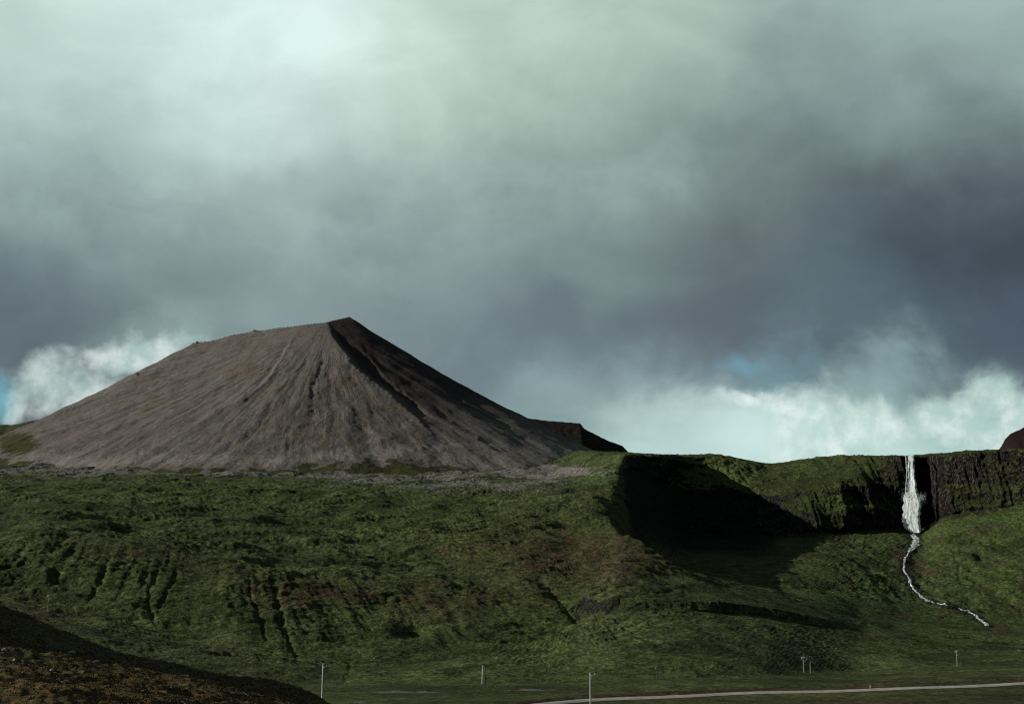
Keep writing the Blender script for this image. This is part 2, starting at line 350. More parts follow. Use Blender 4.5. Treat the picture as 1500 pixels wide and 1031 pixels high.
# large and middle relief
amp = sst(Y, 300, 900) * .8 + .2
far_ok = 1 - .65 * sst(T, 11.0, 12.0)
dz = fbm(X / 150, Y / 190, 3, 1) * 5.0 * amp * far_ok * (1 - .6 * sst(PX, 1000, 1200))
dz += fbm(X / 42, Y / 60, 3, 5) * 3.0 * amp * far_ok
PM = .35 + 1.1 * sst(fbm(X / 70, Y / 55, 3, 7), -.3, .35)
dz += fbm(X / 15 + fbm(X / 40, Y / 40, 2, 8) * 1.5, Y / 13, 3, 9) * 1.0 * amp * PM
qa, qb = (X * .93 + Y * .36), (Y * .93 - X * .36)
dz += (fbm(qa / 34, qb / 6.5, 3, 16) * 1.15 + (ridged(qa / 60, qb / 15, 2, 17) - .3) * 1.1) * amp * (1 - sst(PX, 900, 1100)) * (.4 + .6 * PM)
dz += (ridged(X / 135, Y / 70, 2, 18) - .3) * 5.5 * amp * sst(T, 4, 5) * (1 - sst(T, 7.3, 8.2)) * (1 - sst(PX, 760, 900))
dz += (ridged(X / 52 + Z / 60, Y / 34, 2, 11) - .3) * 2.6 * amp * far_ok * (1 - sst(PX, 1040, 1160))
dz += (fbm(X / 90, Y / 120, 4, 13) * 9 + fbm(X / 22, Y / 40, 3, 14) * 2) * sst(T, 9.4, 10.4) * (1 - sst(PX, 780, 860)) * (1 - sst(T, 12.2, 13))
dz += (ridged(X / 10, Y / 7, 3, 12) - .3) * .5 * amp * PM
dz += fbm(X / 3.6, Y / 2.6, 3, 15) * .62 * amp * (.5 + .5 * PM)
# little terraces of turf that follow the slope on the upper hill
terr = np.sin(Z / 3.1 * 2 * np.pi / 1.6 + fbm(X / 45, Y / 70, 3, 21) * 9)
dz += terr * .55 * sst(T, 4, 4.6) * (1 - sst(T, 8, 8.6)) * (PX < 1000) * (.4 + .6 * sst(fbm(X / 90, Y / 120, 2, 25), -.2, .2))
dz += ((ridged((X + .5 * Z) / 22, Y / 160, 3, 19) - .3) * 1.6 + fbm(X / 10, Y / 14, 3, 20) * 1.3) * sst(PX, 1180, 1260) * sst(T, 8, 8.8) * (1 - sst(T, 9.7, 10.)) 
dz *= 1 - .45 * sst(PX, 950, 1100) * (T < 8.5)
dz *= 1 - .85 * (1 - sst(T, 1.2, 2.2))
# hollow lip under the upper plateau edge, broken
# gullies on the lower scarp: skewed ridges running downhill
sc = sst(T, 3.0, 3.35) * (1 - sst(T, 3.85, 4.15))
sk = PX + (PY - 850) * np.interp(PX, [0, 180, 330, 460, 700, 900], [.8, .55, .1, -.55, -.8, -1.0])
scx = sc * (1 - sst(PX, 640, 760))
dz += -(ridged(sk / 34, PY / 210, 3, 31) - .1) * 1.1 * scx * (.35 + sst(fbm(PX / 60, PY / 90, 2, 35), -.25, .25))
def carve(pts, wdt, dep, fade=1.):
    """depth field of a furrow along a line"""
    pts = np.array(pts, float); best = np.full(PX.shape, 1e9); tt = np.zeros(PX.shape)
    L = np.cumsum([0] + [np.hypot(*(pts[i + 1] - pts[i])) for i in range(len(pts) - 1)])
    lo, hi = pts.min(0) - 60, pts.max(0) + 60
    msk = (PX > lo[0]) & (PX < hi[0]) & (PY > lo[1]) & (PY < hi[1]); x = PX[msk] + fbm(PX[msk] / 14, PY[msk] / 14, 2, 77) * wdt * 1.0; y = PY[msk]
    b = np.full(x.shape, 1e9); q = np.zeros(x.shape)
    for i in range(len(pts) - 1):
        a, e = pts[i], pts[i + 1] - pts[i]; f = np.clip(((x - a[0]) * e[0] + (y - a[1]) * e[1]) / (e @ e), 0, 1)
        dd = np.hypot(x - a[0] - f * e[0], y - a[1] - f * e[1]); k = dd < b
        q = np.where(k, (L[i] + f * (L[i + 1] - L[i])) / L[-1], q); b = np.minimum(b, dd)
    o = np.zeros(PX.shape); o[msk] = dep * .3 * np.exp(-(b / (wdt * .72)) ** 2) * np.clip(np.sin(np.pi * np.clip(q, .08, .92)) * 1.4, 0, 1)
    return o
G = 0
for pts, wd, dp in [([(160, 818), (146, 848), (128, 882)], 6, 4.5), ([(236, 822), (222, 860), (217, 888), (230, 915)], 6, 5), ([(262, 830), (246, 862), (232, 892)], 4, 3.2),
                    ([(366, 850), (374, 888), (392, 935)], 6, 4.5), ([(398, 850), (412, 905), (437, 968)], 7, 5.5), ([(52, 782), (26, 815), (-6, 842)], 5, 3.4), ([(30, 780), (4, 806)], 4, 2.5),
                    ([(796, 862), (826, 890), (862, 925)], 7, 4.5), 
                    ([(720, 870), (752, 905), (768, 925)], 5, 2.4), ([(900, 908), (940, 940), (985, 962)], 5, 1.6),
                    ([(880, 905), (905, 935), (930, 950)], 4, 1.4), ([(1398, 800), (1404, 835), (1418, 878)], 5, 2.6), ([(1440, 760), (1480, 800)], 5, 2.2), ([(1420, 762), (1470, 795), (1510, 830)], 6, 2.),
                    ([(700, 735), (706, 760), (735, 790)], 5, 2.5), ([(512, 962), (514, 980), (500, 1000)], 5, 1.4)]:
    G = G + carve(pts, wd, dp)
pit = 5.5 * np.exp(-(((PX - 604) / 26) ** 2 + ((PY - 920) / 13) ** 2)) + 3.5 * np.exp(-(((PX - 1436) / 9) ** 2 + ((PY - 815) / 6) ** 2)) + 2 * np.exp(-(((PX - 1423) / 7) ** 2 + ((PY - 832) / 4) ** 2))
pit += 4 * np.exp(-(((PX - 190) / 34) ** 2 + ((PY - 774) / 6) ** 2)) + 2.5 * np.exp(-(((PX - 80) / 9) ** 2 + ((PY - 838) / 8) ** 2)) + 2.4 * np.exp(-(((PX - 310) / 30) ** 2 + ((PY - 790) / 8) ** 2))
P[..., 2] += dz - G - pit
# bench of dark rock across the lower right slope, and cliffs: pushed in and out along the view
band = sst(T, 3.0, 3.3) * (1 - sst(T, 3.9, 4.2)) * sst(PX, 800, 850) * (1 - sst(PX, 1170, 1230))
P[..., 1] -= band * (ridged(X / 5, Z / 8, 3, 41)) * 1.6
cl = sst(T, 9.85, 10.15) * (1 - sst(T, 11.85, 12.02)) * sst(PX, 1090, 1190) * (1 - .8 * sst(T, 10.85, 11.15) * (1 - sst(PX, 1230, 1290)))
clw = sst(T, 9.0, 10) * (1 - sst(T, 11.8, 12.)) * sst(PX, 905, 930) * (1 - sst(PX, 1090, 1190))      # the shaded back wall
right = sst(PX, 1300, 1330)
buttress = (ridged(X / 34, Z / 160, 2, 51) - .2) * 7
colm = (ridged(X / 7.5, Z / 46, 3, 55) - .2) * 3.2
blk = fbm(X / 3.2, Z / 5, 3, 59) * 2.0
zr = (PY - 667) / 112                                                  # 0 at the rim, 1 at the foot
ledge = -4.5 * sst(zr + fbm(X / 40, Z / 30, 2, 63) * .12, .36, .44) - 5 * sst(zr + fbm(X / 30, Z / 40, 2, 66) * .1, .66, .74)
P[..., 1] += -(buttress + colm + blk) * cl + ledge * cl * (1 - .45 * right) - (fbm(X / 26, Z / 20, 4, 70) * 9 + (ridged(X / 8, Z / 10, 2, 72)) * 2) * clw
P[..., 1] += 13 * np.exp(-((PX - 1358) / 12) ** 2) * cl + 10 * np.exp(-((PX - 1300) / 27) ** 2) * cl
P[..., 2] += (fbm(X / 26, Y / 200, 4, 74) * 4.0 + np.maximum(0, fbm(X / 5, Y / 60, 2, 73)) * 1.6) * sst(T, 11.5, 11.9) * (1 - sst(T, 12.0, 12.5)) * sst(PX, 1140, 1200) * (1 - np.exp(-((PX - 1333) / 12) ** 2))
P[..., 2] += (np.abs(fbm(X / 12, Z / 12, 2, 75)) * 2.0 - .3) * sst(T, 11.6, 12) * (1 - sst(T, 12.1, 12.6)) * sst(PX, 905, 940)
# ditches beside the road
RD = [(600, 1058), (700, 1042), (780, 1034), (833, 1029), (905, 1024.5), (987, 1020.5), (1060, 1017.5), (1136, 1014.5), (1200, 1013), (1267, 1011), (1340, 1008.5), (1407, 1005.8), (1500, 1001), (1600, 996), (1800, 988), (2100, 978)]
ry = np.interp(PX, [p[0] for p in RD], [p[1] for p in RD])
P[..., 2] += -1.3 * np.exp(-((PY - (ry - 6.5)) / 2.2) ** 2) * (PX > 560) * (T < 2.5)
PX, PY = proj(P)

# colour zones of the turf
N1 = fbm(PX / 60, PY / 22, 4, 81)
def blob(x, y, rx, ry, a=1.): return a * np.exp(-(((PX - x) / rx) ** 2 + ((PY - y) / ry) ** 2))
lip = np.interp(PX, cols, tab[:, 3, 0])
brown = .10 + .45 * np.exp(-((PY - lip - 16) / 14) ** 2) * (1 - sst(PX, 540, 660)) * (.4 + .6 * sst(N1, -.2, .3)) * sst(PX, 20, 90) * (T < 4.2) + blob(430, 880, 80, 30, .4) + blob(760, 800, 160, 60, .35) + blob(900, 820, 120, 40, .45) + blob(680, 880, 130, 30, .4)
brown += blob(330, 960, 90, 20, .35) + blob(40, 905, 80, 25, .6) + blob(1150, 945, 130, 18, .25) + blob(1352, 820, 40, 14, .5) + blob(1450, 1030, 500, 12, .3) + .15 * sst(PY, 1016, 1026)
brown += (-.2 + .9 * sst(fbm(PX / 45, PY / 30, 3, 84), .0, .4)) * sst(PX, 1150, 1250) * (PY < 930) * (T < 10)
dzr = 0
fresh = .15 + .4 * sst(PX, 1080, 1200) * (1 - sst(PY, 925, 960)) + blob(870, 700, 40, 30, .5) + blob(680, 845, 60, 14, .3) + blob(300, 700, 400, 12, .4)
rock = 0 * PX + blob(200, 716, 260, 5, .45) + band * .9 + cl * .5 + clw * .75 + .62 * sst(PX, 905, 935) * (1 - sst(PX, 1120, 1200)) * sst(T, 7.6, 8.2) * (1 - sst(T, 10.9, 11.2)) + .5 * sst(PX, 850, 880) * sst(T, 7.1, 7.5) * (1 - sst(T, 8.1, 8.4)) * (PX < 960) + blob(800, 738, 110, 9, .45) + blob(900, 690, 10, 22, .5) + blob(230, 800, 160, 6, .0)  # bowl wall also painted dark stone, deepening its shadow in colour
rock += blob(1362, 730, 16, 60, .6) + blob(1290, 740, 30, 40, .3) + blob(380, 716, 120, 4, .3) + blob(1150, 706, 70, 8, .35) * (1 - cl) + blob(1322, 832, 13, 20, .7) + blob(1378, 822, 26, 5, .55) + blob(1436, 815, 9, 5, .6) + blob(1425, 905, 10, 3, .3) + blob(60, 900, 60, 12, .2)
rock += .5 * np.exp(-((PX - np.interp(PY, [775, 805, 830, 855, 880, 890, 917], [1345, 1338, 1322, 1330, 1350, 1400, 1440])) / 9) ** 2) * (PY > 775) * (PY < 920) * (PX > 1250)
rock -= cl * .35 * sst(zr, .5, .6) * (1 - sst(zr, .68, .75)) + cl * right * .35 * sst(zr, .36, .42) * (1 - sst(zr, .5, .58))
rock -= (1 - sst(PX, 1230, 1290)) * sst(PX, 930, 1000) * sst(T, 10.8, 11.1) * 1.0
pale = 0 * PX + blob(690, 716, 130, 9, .6) + blob(560, 704, 100, 8, .55) + blob(640, 692, 240, 12, .5) + blob(240, 692, 260, 8, .6) + blob(780, 692, 100, 18, .62) + blob(830, 725, 60, 6, .3)
pale += .62 * sst(fbm(X / 60, Y / 45, 4, 91) + .9 * sst(PY, 705, 684) * 0 + np.exp(-((PY - 690) / 9) ** 2) * .7 - .12, 0, .5) * (1 - sst(PX, 760, 870)) * sst(T, 9.2, 9.9) + blob(1000, 930, 170, 30, .22) + blob(950, 850, 90, 25, .15)
pale += blob(590, 1013, 80, 2.4, .75) + blob(785, 1010, 60, 2.0, .7) + blob(850, 1014, 40, 2, .4) + blob(440, 1014, 30, 3, .6) + blob(550, 1028, 60, 3, .5) + blob(1490, 952, 10, 1.5, .8) + blob(955, 945, 30, 12, .28) + blob(1400, 980, 26, 2, .5) + blob(880, 700, 30, 20, .2) + blob(300, 925, 160, 8, .12) + blob(420, 1000, 200, 5, .15)
pale = pale * (1 - (T > 8.3) * (PX < 880)) + pale * (T > 8.3) * (PX < 880) * np.clip(.92 + 1.5 * fbm(PX / 55 + PY / 14, PY / 10 - PX / 120, 4, 93), 0, 1.3)
rock += .75 * np.exp(-((PY - (ry - 6.5)) / 2.2) ** 2) * (PX > 620) * (T < 2.5)  # dark stone colour stands in for shade in the ditch
brown += .8 * np.exp(-((PY - (ry - 6.5)) / 2.5) ** 2) * (PX > 620) * (T < 2.5)
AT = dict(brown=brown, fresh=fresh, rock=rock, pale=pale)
NRM = grid_normals(P)
ends = np.cumsum([0] + SUB)
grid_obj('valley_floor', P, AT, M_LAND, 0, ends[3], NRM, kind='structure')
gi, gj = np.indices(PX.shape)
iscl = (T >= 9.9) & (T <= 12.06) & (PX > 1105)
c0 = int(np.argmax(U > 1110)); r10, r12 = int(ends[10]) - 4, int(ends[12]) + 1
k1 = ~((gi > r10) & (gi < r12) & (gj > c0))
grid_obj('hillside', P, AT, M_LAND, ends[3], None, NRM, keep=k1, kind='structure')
k2 = (gi >= r10) & (gi <= r12) & (gj >= c0)
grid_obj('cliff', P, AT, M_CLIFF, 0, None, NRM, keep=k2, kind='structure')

def pick(px, py):
    """the point of the land seen at a pixel of the photograph (nearest surface)"""
    j = int(np.argmin(np.abs(U - px))); yy = PY[:, j]
    i = int(np.argmax(yy < py)); i = max(i, 1)
    f = (yy[i - 1] - py) / (yy[i - 1] - yy[i] + 1e-9); q = P[i - 1, j] * (1 - f) + P[i, j] * f
    q = q.copy(); q[0] += (px - U[j]) / F * q[1]; return q

# far ground out to the horizon, under and behind everything
gv = [(-40000, -40000, -40), (40000, -40000, -40), (40000, 40000, -40), (-40000, 40000, -40)]
me = mesh('ground', gv, [(0, 1, 2, 3)])
link('ground', me, M_LAND, kind='structure')

# ---------------------------------------------------------------- the mountain: scree lying at its angle of rest below a summit ridge
RG = [(512, 464, 2500), (478, 471, 2450), (440, 475.5, 2465), (400, 481, 2490), (370, 484, 2505), (330, 494, 2515), (280, 503, 2520), (240, 525, 2530), (200, 548, 2545), (140, 579, 2565), (80, 611, 2590), (40, 632, 2600), (-10, 658, 2600)]
rp = np.array([ray(*map(float, r)) for r in RG])
pts = []
for a, b in zip(rp[:-1], rp[1:]):
    for f in np.arange(0, 1, .12): pts.append(a * (1 - f) + b * f)
p1 = rp[1]
AR = [(0, 0), (24, -70), (62, -165), (150, -285), (226, -420)]; s_ = 0
for (a, b) in zip(AR[:-1], AR[1:]):
    L = math.hypot(b[0] - a[0], b[1] - a[1])
    for f in np.arange(0, 1, .1):
        q = p1.copy(); q[0] += a[0] + (b[0] - a[0]) * f; q[1] += a[1] + (b[1] - a[1]) * f; q[2] -= .585 * (s_ + L * f) - .00006 * (s_ + L * f) ** 2; pts.append(q)
    s_ += L
AR2 = [(-95, -40), (-130, -120), (-175, -210)]                     # blunt rib on the lit face
pts = np.array(pts)
gx = np.concatenate([np.arange(-1300, -960, 12), np.arange(-960, 260, 2.1)]); gy = np.arange(1680, 2900, 3.6)
gy = np.concatenate([np.arange(1700, 2560, 2.9), np.arange(2562, 2900, 12)])
MX, MY = np.meshgrid(gx, gy)
wx = MX + fbm(MX / 60, MY / 60, 2, 101) * 5; wy = MY + fbm(MX / 60, MY / 60, 2, 104) * 5
MZ = np.full(MX.shape, -1e9); who = np.zeros(MX.shape); dn = np.zeros(MX.shape)
for i, q in enumerate(pts):
    r = np.hypot(wx - q[0], wy - q[1]); z = q[2] - (.665 * r - .0002 * r * r); k = z > MZ
    MZ = np.where(k, z, MZ); dn = np.where(k, r, dn)
ang = np.arctan2(wx - p1[0], -(wy - p1[1])); cross = ang * 330 + fbm(MX / 90, MY / 90, 2, 108) * 6
down = np.hypot(MX - p1[0], MY - p1[1])
fade = sst(down, 10, 140)
MZ += (-(ridged(cross / 52, down / 420, 3, 111) - .15) * 3.2 * sst(down, 60, 300) - (ridged(cross / 17, down / 180, 2, 115) - .2) * .75) * fade + (fbm(MX / 26, MY / 30, 3, 118) * 2.0 * fade + fbm(MX / 7, MY / 7, 2, 121) * .7 * fade) * (1 - .6 * sst(ang, .35, .8))
MP = np.stack([MX, MY, MZ], -1); mpx, mpy = proj(MP)
def mcarve(pts, wd, dp):
    global PX, PY
    a, b = PX, PY; PX, PY = mpx, mpy; o = carve(pts, wd, dp); PX, PY = a, b; return o
front = MY < 2490
g = 0
for pt, wd, dp in [([(422, 500), (405, 530), (385, 556), (362, 578)], 4.5, 8), ([(436, 485), (415, 520), (392, 560)], 3.5, -5), ([(485, 480), (505, 505), (530, 535), (548, 556)], 6, 9), ([(500, 478), (525, 508), (560, 548), (600, 585), (650, 620), (700, 642)], 6, -7),
                   ([(520, 520), (560, 560), (610, 598), (650, 618), (690, 640)], 7, 9), ([(640, 560), (700, 605), (770, 640)], 5, 6), ([(470, 520), (474, 530), (466, 545)], 4, 4), ([(508, 525), (515, 560)], 5, 3),
                   ([(432, 560), (424, 600), (420, 665)], 5, 2.), ([(424, 645), (422, 668)], 4, 3.5), ([(206, 655), (204, 668)], 5, 5), ([(350, 600), (320, 645)], 5, 3), ([(560, 590), (600, 640), (620, 668)], 5, 3)]:
    g = g + mcarve(pt, wd, dp)
MP[..., 2] -= g * front
mpx, mpy = proj(MP)
def mb(x, y, rx, ry, a=1.): return a * np.exp(-(((mpx - x) / rx) ** 2 + ((mpy - y) / ry) ** 2))
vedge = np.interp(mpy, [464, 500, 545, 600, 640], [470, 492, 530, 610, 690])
redtop = sst(mpx - vedge, -4, 10) * (1 - sst(mpy, 560, 630)) + mb(430, 620, 25, 40, .3) + .25 * mb(600, 600, 60, 30)  # dark reddish colour over the unlit face, painting its shade deeper
edge_y = np.interp(mpx, [0, 60, 140, 200, 260, 330, 400, 460, 520, 580, 620, 700, 760, 820, 850], [668, 680, 688, 680, 684, 682, 686, 678, 676, 672, 678, 688, 690, 672, 664])
grass = sst(mpy - edge_y + 16 * fbm(MX / 30, MY / 30, 4, 131), 0, 9) * 1.0 + mb(24, 650, 46, 26, .85) * (1 - sst(mpx, 50, 84)) + 0 * mpx
palem = np.exp(-((mpy - edge_y + 10) / 15) ** 2) * .68 + mb(130, 682, 60, 8, .3) + mb(730, 652, 75, 16, .6) + mb(640, 652, 60, 5, .3) + mb(360, 570, 20, 22, .25) + mb(410, 525, 12, 26, .3) + mb(125, 650, 18, 10, .35)
mrock = mb(372, 484, 4, 3, .9) + mb(285, 503, 14, 3, .8) + mb(545, 556, 16, 16, .35) + mb(470, 530, 8, 12, .3) + mb(201, 549, 3, 3, .9)
MP[..., 2] += mb(371, 484, 3, 3, 3.2) + mb(287, 502, 8, 3, 3) + mb(201, 549, 1.5, 2, 3)
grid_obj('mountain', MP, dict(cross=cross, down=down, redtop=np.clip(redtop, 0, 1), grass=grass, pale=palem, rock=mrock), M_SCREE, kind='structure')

# ---------------------------------------------------------------- farther ridges
def ridge(name, line, slope, back, depth, m, seed, amp=6., step=2.2, **at):
    line = np.array(line, float); x = np.arange(line[0, 0], line[-1, 0], step)
    y = np.interp(x, line[:, 0], line[:, 1]); d = np.interp(x, line[:, 0], line[:, 2]); crest = ray(x, y, d)
    tt = np.concatenate([-np.linspace(1, 0, 70) ** 1.2 * depth, np.linspace(0, 1, 14)[1:] * back])
    R = np.zeros((len(tt), len(x), 3)); R[..., 0] = crest[None, :, 0]; R[..., 1] = crest[None, :, 1] + tt[:, None]
    R[..., 2] = crest[None, :, 2] - np.abs(tt)[:, None] * np.where(tt < 0, slope, .5)[:, None]
    R[..., 2] += (fbm(R[..., 0] / 50, R[..., 1] / 60, 4, seed) * amp + ridged(R[..., 0] / 16, R[..., 1] / 30, 3, seed + 5) * amp * .35) * sst(np.abs(tt), 2, 60)[:, None] + fbm(R[..., 0] / 9, R[..., 1] / 9, 3, seed + 9) * 1.3
    a = {k: np.full(R.shape[:2], v, float) for k, v in dict(dict(brown=.4, fresh=0, rock=.1, pale=0), **at).items()}
    if 'rocktop' in at: a['rock'] = a.pop('rocktop') * np.exp(-((np.abs(tt) - 14) / 16) ** 2)[:, None] + .1
    return grid_obj(name, R, a, m, kind='structure')
ridge('far_ridge', [(700, 640, 2900), (740, 620, 2900), (768, 612, 2900), (800, 616, 2900), (838, 619, 2900), (850, 620, 2900), (856, 628, 2900), (870, 635, 2900), (890, 645, 2900), (912, 653, 2900), (922, 664, 2900), (960, 690, 2900)], .5, 200, 420, M_CLIFF, 201, rocktop=.9, brown=.95)
ridge('far_hill', [(-700, 640, 2450), (-300, 628, 2450), (-40, 622, 2450), (20, 622, 2440), (48, 616, 2430), (78, 611, 2430), (84, 616, 2430), (120, 650, 2430), (180, 700, 2430)], .42, 300, 560, M_LAND, 221, brown=.42)
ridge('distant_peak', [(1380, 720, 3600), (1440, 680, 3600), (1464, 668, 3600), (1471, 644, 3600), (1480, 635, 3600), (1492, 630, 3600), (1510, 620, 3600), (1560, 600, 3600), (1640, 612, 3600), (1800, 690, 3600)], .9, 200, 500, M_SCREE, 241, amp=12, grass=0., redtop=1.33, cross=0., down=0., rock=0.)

# ---------------------------------------------------------------- near slope at the lower left
FC = {  # px: rows (py, d)
-900: [(1300, 40), (1120, 62), (1000, 80), (960, 90), (500, 100), (560, 118), (640, 150), (700, 200)],  # added knoll out of view, raised to cast shade along the slope
-300: [(1200, 40), (1060, 62), (960, 80), (925, 88), (690, 98), (740, 116), (800, 145), (800, 200)],
-80:  [(1160, 42), (1045, 62), (985, 78), (955, 86), (858, 96), (866, 112), (880, 140), (900, 200)],
0:    [(1150, 42), (1040, 62), (990, 76), (962, 85), (925, 98), (890, 118), (893, 140), (930, 200)],
60:   [(1150, 42), (1050, 61), (1000, 74), (975, 84), (945, 97), (912, 118), (925, 140), (960, 200)],
130:  [(1160, 42), (1060, 60), (1015, 72), (988, 83), (962, 96), (938, 118), (955, 140), (990, 200)],
200:  [(1170, 42), (1072, 60), (1030, 70), (1003, 82), (978, 95), (965, 117), (985, 140), (1015, 200)],
280:  [(1180, 42), (1090, 60), (1052, 70), (1022, 82), (995, 95), (980, 117), (1000, 140), (1030, 200)],
340:  [(1190, 42), (1100, 60), (1065, 70), (1040, 82), (1010, 95), (990, 117), (1010, 140), (1045, 200)],
385:  [(1195, 42), (1110, 60), (1078, 70), (1052, 82), (1020, 95), (990, 117), (1015, 140), (1050, 200)],
430:  [(1200, 42), (1120, 60), (1088, 70), (1062, 82), (1030, 95), (1004, 117), (1030, 140), (1060, 200)],
470:  [(1205, 42), (1130, 60), (1098, 70), (1075, 82), (1045, 95), (1023, 117), (1048, 140), (1080, 200)],
520:  [(1215, 42), (1150, 60), (1120, 70), (1098, 82), (1072, 95), (1055, 117), (1078, 140), (1110, 200)],
900:  [(1300, 42), (1250, 60), (1230, 70), (1215, 82), (1200, 95), (1190, 117), (1200, 140), (1190, 200)],
2400: [(1300, 42), (1250, 60), (1230, 70), (1215, 82), (1200, 95), (1190, 117), (1200, 140), (1190, 200)],
}
fu = np.concatenate([np.linspace(-900, -100, 60)[:-1], np.arange(-100, 560, 1.6), np.linspace(560, 2400, 60)[1:]])
fcols = sorted(FC); ft = np.array([FC[c] for c in fcols], float)
fctl = [ray(fu, gsm(np.interp(fu, fcols, ft[:, k, 0]), 4), gsm(np.interp(fu, fcols, ft[:, k, 1]), 4)) for k in range(ft.shape[1])]
fr = []
for k, n in enumerate([16, 46, 46, 56, 70, 30, 24]):
    for i in range(n): fr.append(fctl[k] * (1 - i / n) + fctl[k + 1] * i / n)
fr.append(fctl[-1]); FP = np.array(fr)
Q = np.pad(FP, ((3, 3), (0, 0), (0, 0)), mode='edge'); FP = sum(ker[i] * Q[i:i + len(FP)] for i in range(7))
x, y = FP[..., 0].copy(), FP[..., 1].copy()
FP[..., 2] += fbm(x / 7, y / 9, 4, 301) * .55 + (ridged(x / 1.7, y / 2.4, 2, 305) - .2) * .16 + fbm(x / .6, y / .8, 2, 308) * .12
fpx, fpy = proj(FP); fu2 = fpx
fa = dict(brown=.45 + .35 * sst(fpy, 960, 1010), fresh=0 * fpx - .5, rock=.1 + .2 * fbm(x / 4, y / 5, 2, 311), pale=.05 + 0 * fpx)
grid_obj('near_slope', FP, fa, M_FORE, kind='structure')
def fpick(px, py):
    j = int(np.argmin(np.abs(fu - px))); yy = fpy[:, j]; i = max(int(np.argmax(yy < py)), 1)
    if yy.min() > py: return None
    f = (yy[i - 1] - py) / (yy[i - 1] - yy[i] + 1e-9); return FP[i - 1, j] * (1 - f) + FP[i, j] * f


# ---------------------------------------------------------------- the waterfall and its stream
def tube(path, rad, k=5, flat=.6):
    path = np.asarray(path); n = len(path); a = np.arange(k) / k * 2 * np.pi; rad = np.broadcast_to(rad, n)
    t = np.gradient(path, axis=0); t /= np.linalg.norm(t, axis=1, keepdims=True) + 1e-9
    ref = np.where(np.abs(t[:, 1:2]) < .95, np.array([[0, 1., 0]]), np.array([[1., 0, 0]]))
    u = np.cross(t, ref); u /= np.linalg.norm(u, axis=1, keepdims=True) + 1e-9; v = np.cross(u, t)
    V = path[:, None] + rad[:, None, None] * (u[:, None] * np.cos(a)[None, :, None] + v[:, None] * np.sin(a)[None, :, None] * flat)
    i, j = np.meshgrid(np.arange(n - 1), np.arange(k), indexing='ij'); j2 = (j + 1) % k
    f = np.stack([i * k + j, i * k + j2, (i + 1) * k + j2, (i + 1) * k + j], -1).reshape(-1, 4); return V.reshape(-1, 3), f
def join(parts):
    V, Fs, o = [], [], 0
    for v, f in parts: V.append(v); Fs.append(f + o); o += len(v)
    return np.concatenate(V), np.concatenate(Fs)
mw, t = new_mat('falling white water')
Pw = t.node('ShaderNodeNewGeometry').outputs['Position']; ps = t.vm('MULTIPLY', Pw, (1., 1., .12)); nw = t.noise(ps, .8, 5, .7); nf = t.noise(Pw, .5, 5, .7)
finish(t, t.mix(t.ss(nw, .35, .65), (.55, .66, .63), (.88, .91, .90)), .5, None, .3, **{'Subsurface Weight': 0.})
mv, t = new_mat('thin veil of water')
Pw = t.node('ShaderNodeNewGeometry').outputs['Position']; ps = t.vm('MULTIPLY', Pw, (1., 1., .10)); nw = t.noise(ps, .9, 6, .75, .2)
finish(t, t.mix(t.ss(nw, .35, .6), (.42, .54, .51), (.95, .96, .95)), .5, None, .3, alpha=t.m('MULTIPLY', t.ss(t.m('ADD', nw, t.m('MULTIPLY', t.attr('edge'), .42)), .12, .40), 1.))
WL = np.array([(668, 1326, 1338), (684, 1326, 1340), (700, 1327, 1341), (716, 1326, 1343), (728, 1324, 1347), (738, 1323, 1350), (750, 1322.5, 1348), (765, 1322, 1348), (774, 1326, 1349), (779, 1334, 1349)])
root = link('waterfall', None, None, label='tall white waterfall dropping over the dark basalt cliff at the right', category='waterfall')
fd = lambda y: np.interp(y, [664, 668, 674, 735, 779], [1396, 1382, 1374, 1362, 1352])
root.location = ray(1340., 779., 1352.)
def to_local(V): return np.asarray(V) - np.array(root.location)
ys = np.linspace(667, 780, 120); us = np.linspace(0, 1, 36); YY, UU = np.meshgrid(ys, us, indexing='ij')
XX = np.interp(YY, WL[:, 0], WL[:, 1]) * (1 - UU) + np.interp(YY, WL[:, 0], WL[:, 2]) * UU + fbm(YY / 7, (UU > .5) * 3. + .3, 3, 401) * 3.2 * np.abs(UU - .5) * 2
VV = ray(XX, YY, fd(YY) + .35 * fbm(UU * 7, YY / 12, 3, 405) - 2.2 * sst(YY, 726, 736) + .8 - 3.0 * np.clip(UU / .86, 0, 1) * (.4 + .6 * sst(YY, 668, 700)) + 4 * np.clip(UU - .86, 0, 1))
me = mesh('water_sheet', to_local(VV.reshape(-1, 3)), grid_faces(120, 36)); at = me.attributes.new('edge', 'FLOAT', 'POINT')
at.data.foreach_set('value', (.35 - 2.6 * np.abs(UU - .5) ** 2 - .9 * (1 - sst(UU, .32, .5)) * (1 - sst(YY, 716, 730)) - .5 * (np.abs(UU - .62) < .1) * sst(YY, 736, 742) * (1 - sst(YY, 755, 762))).ravel().astype(np.float32))
link('water_sheet', me, mv, root)
prs = []
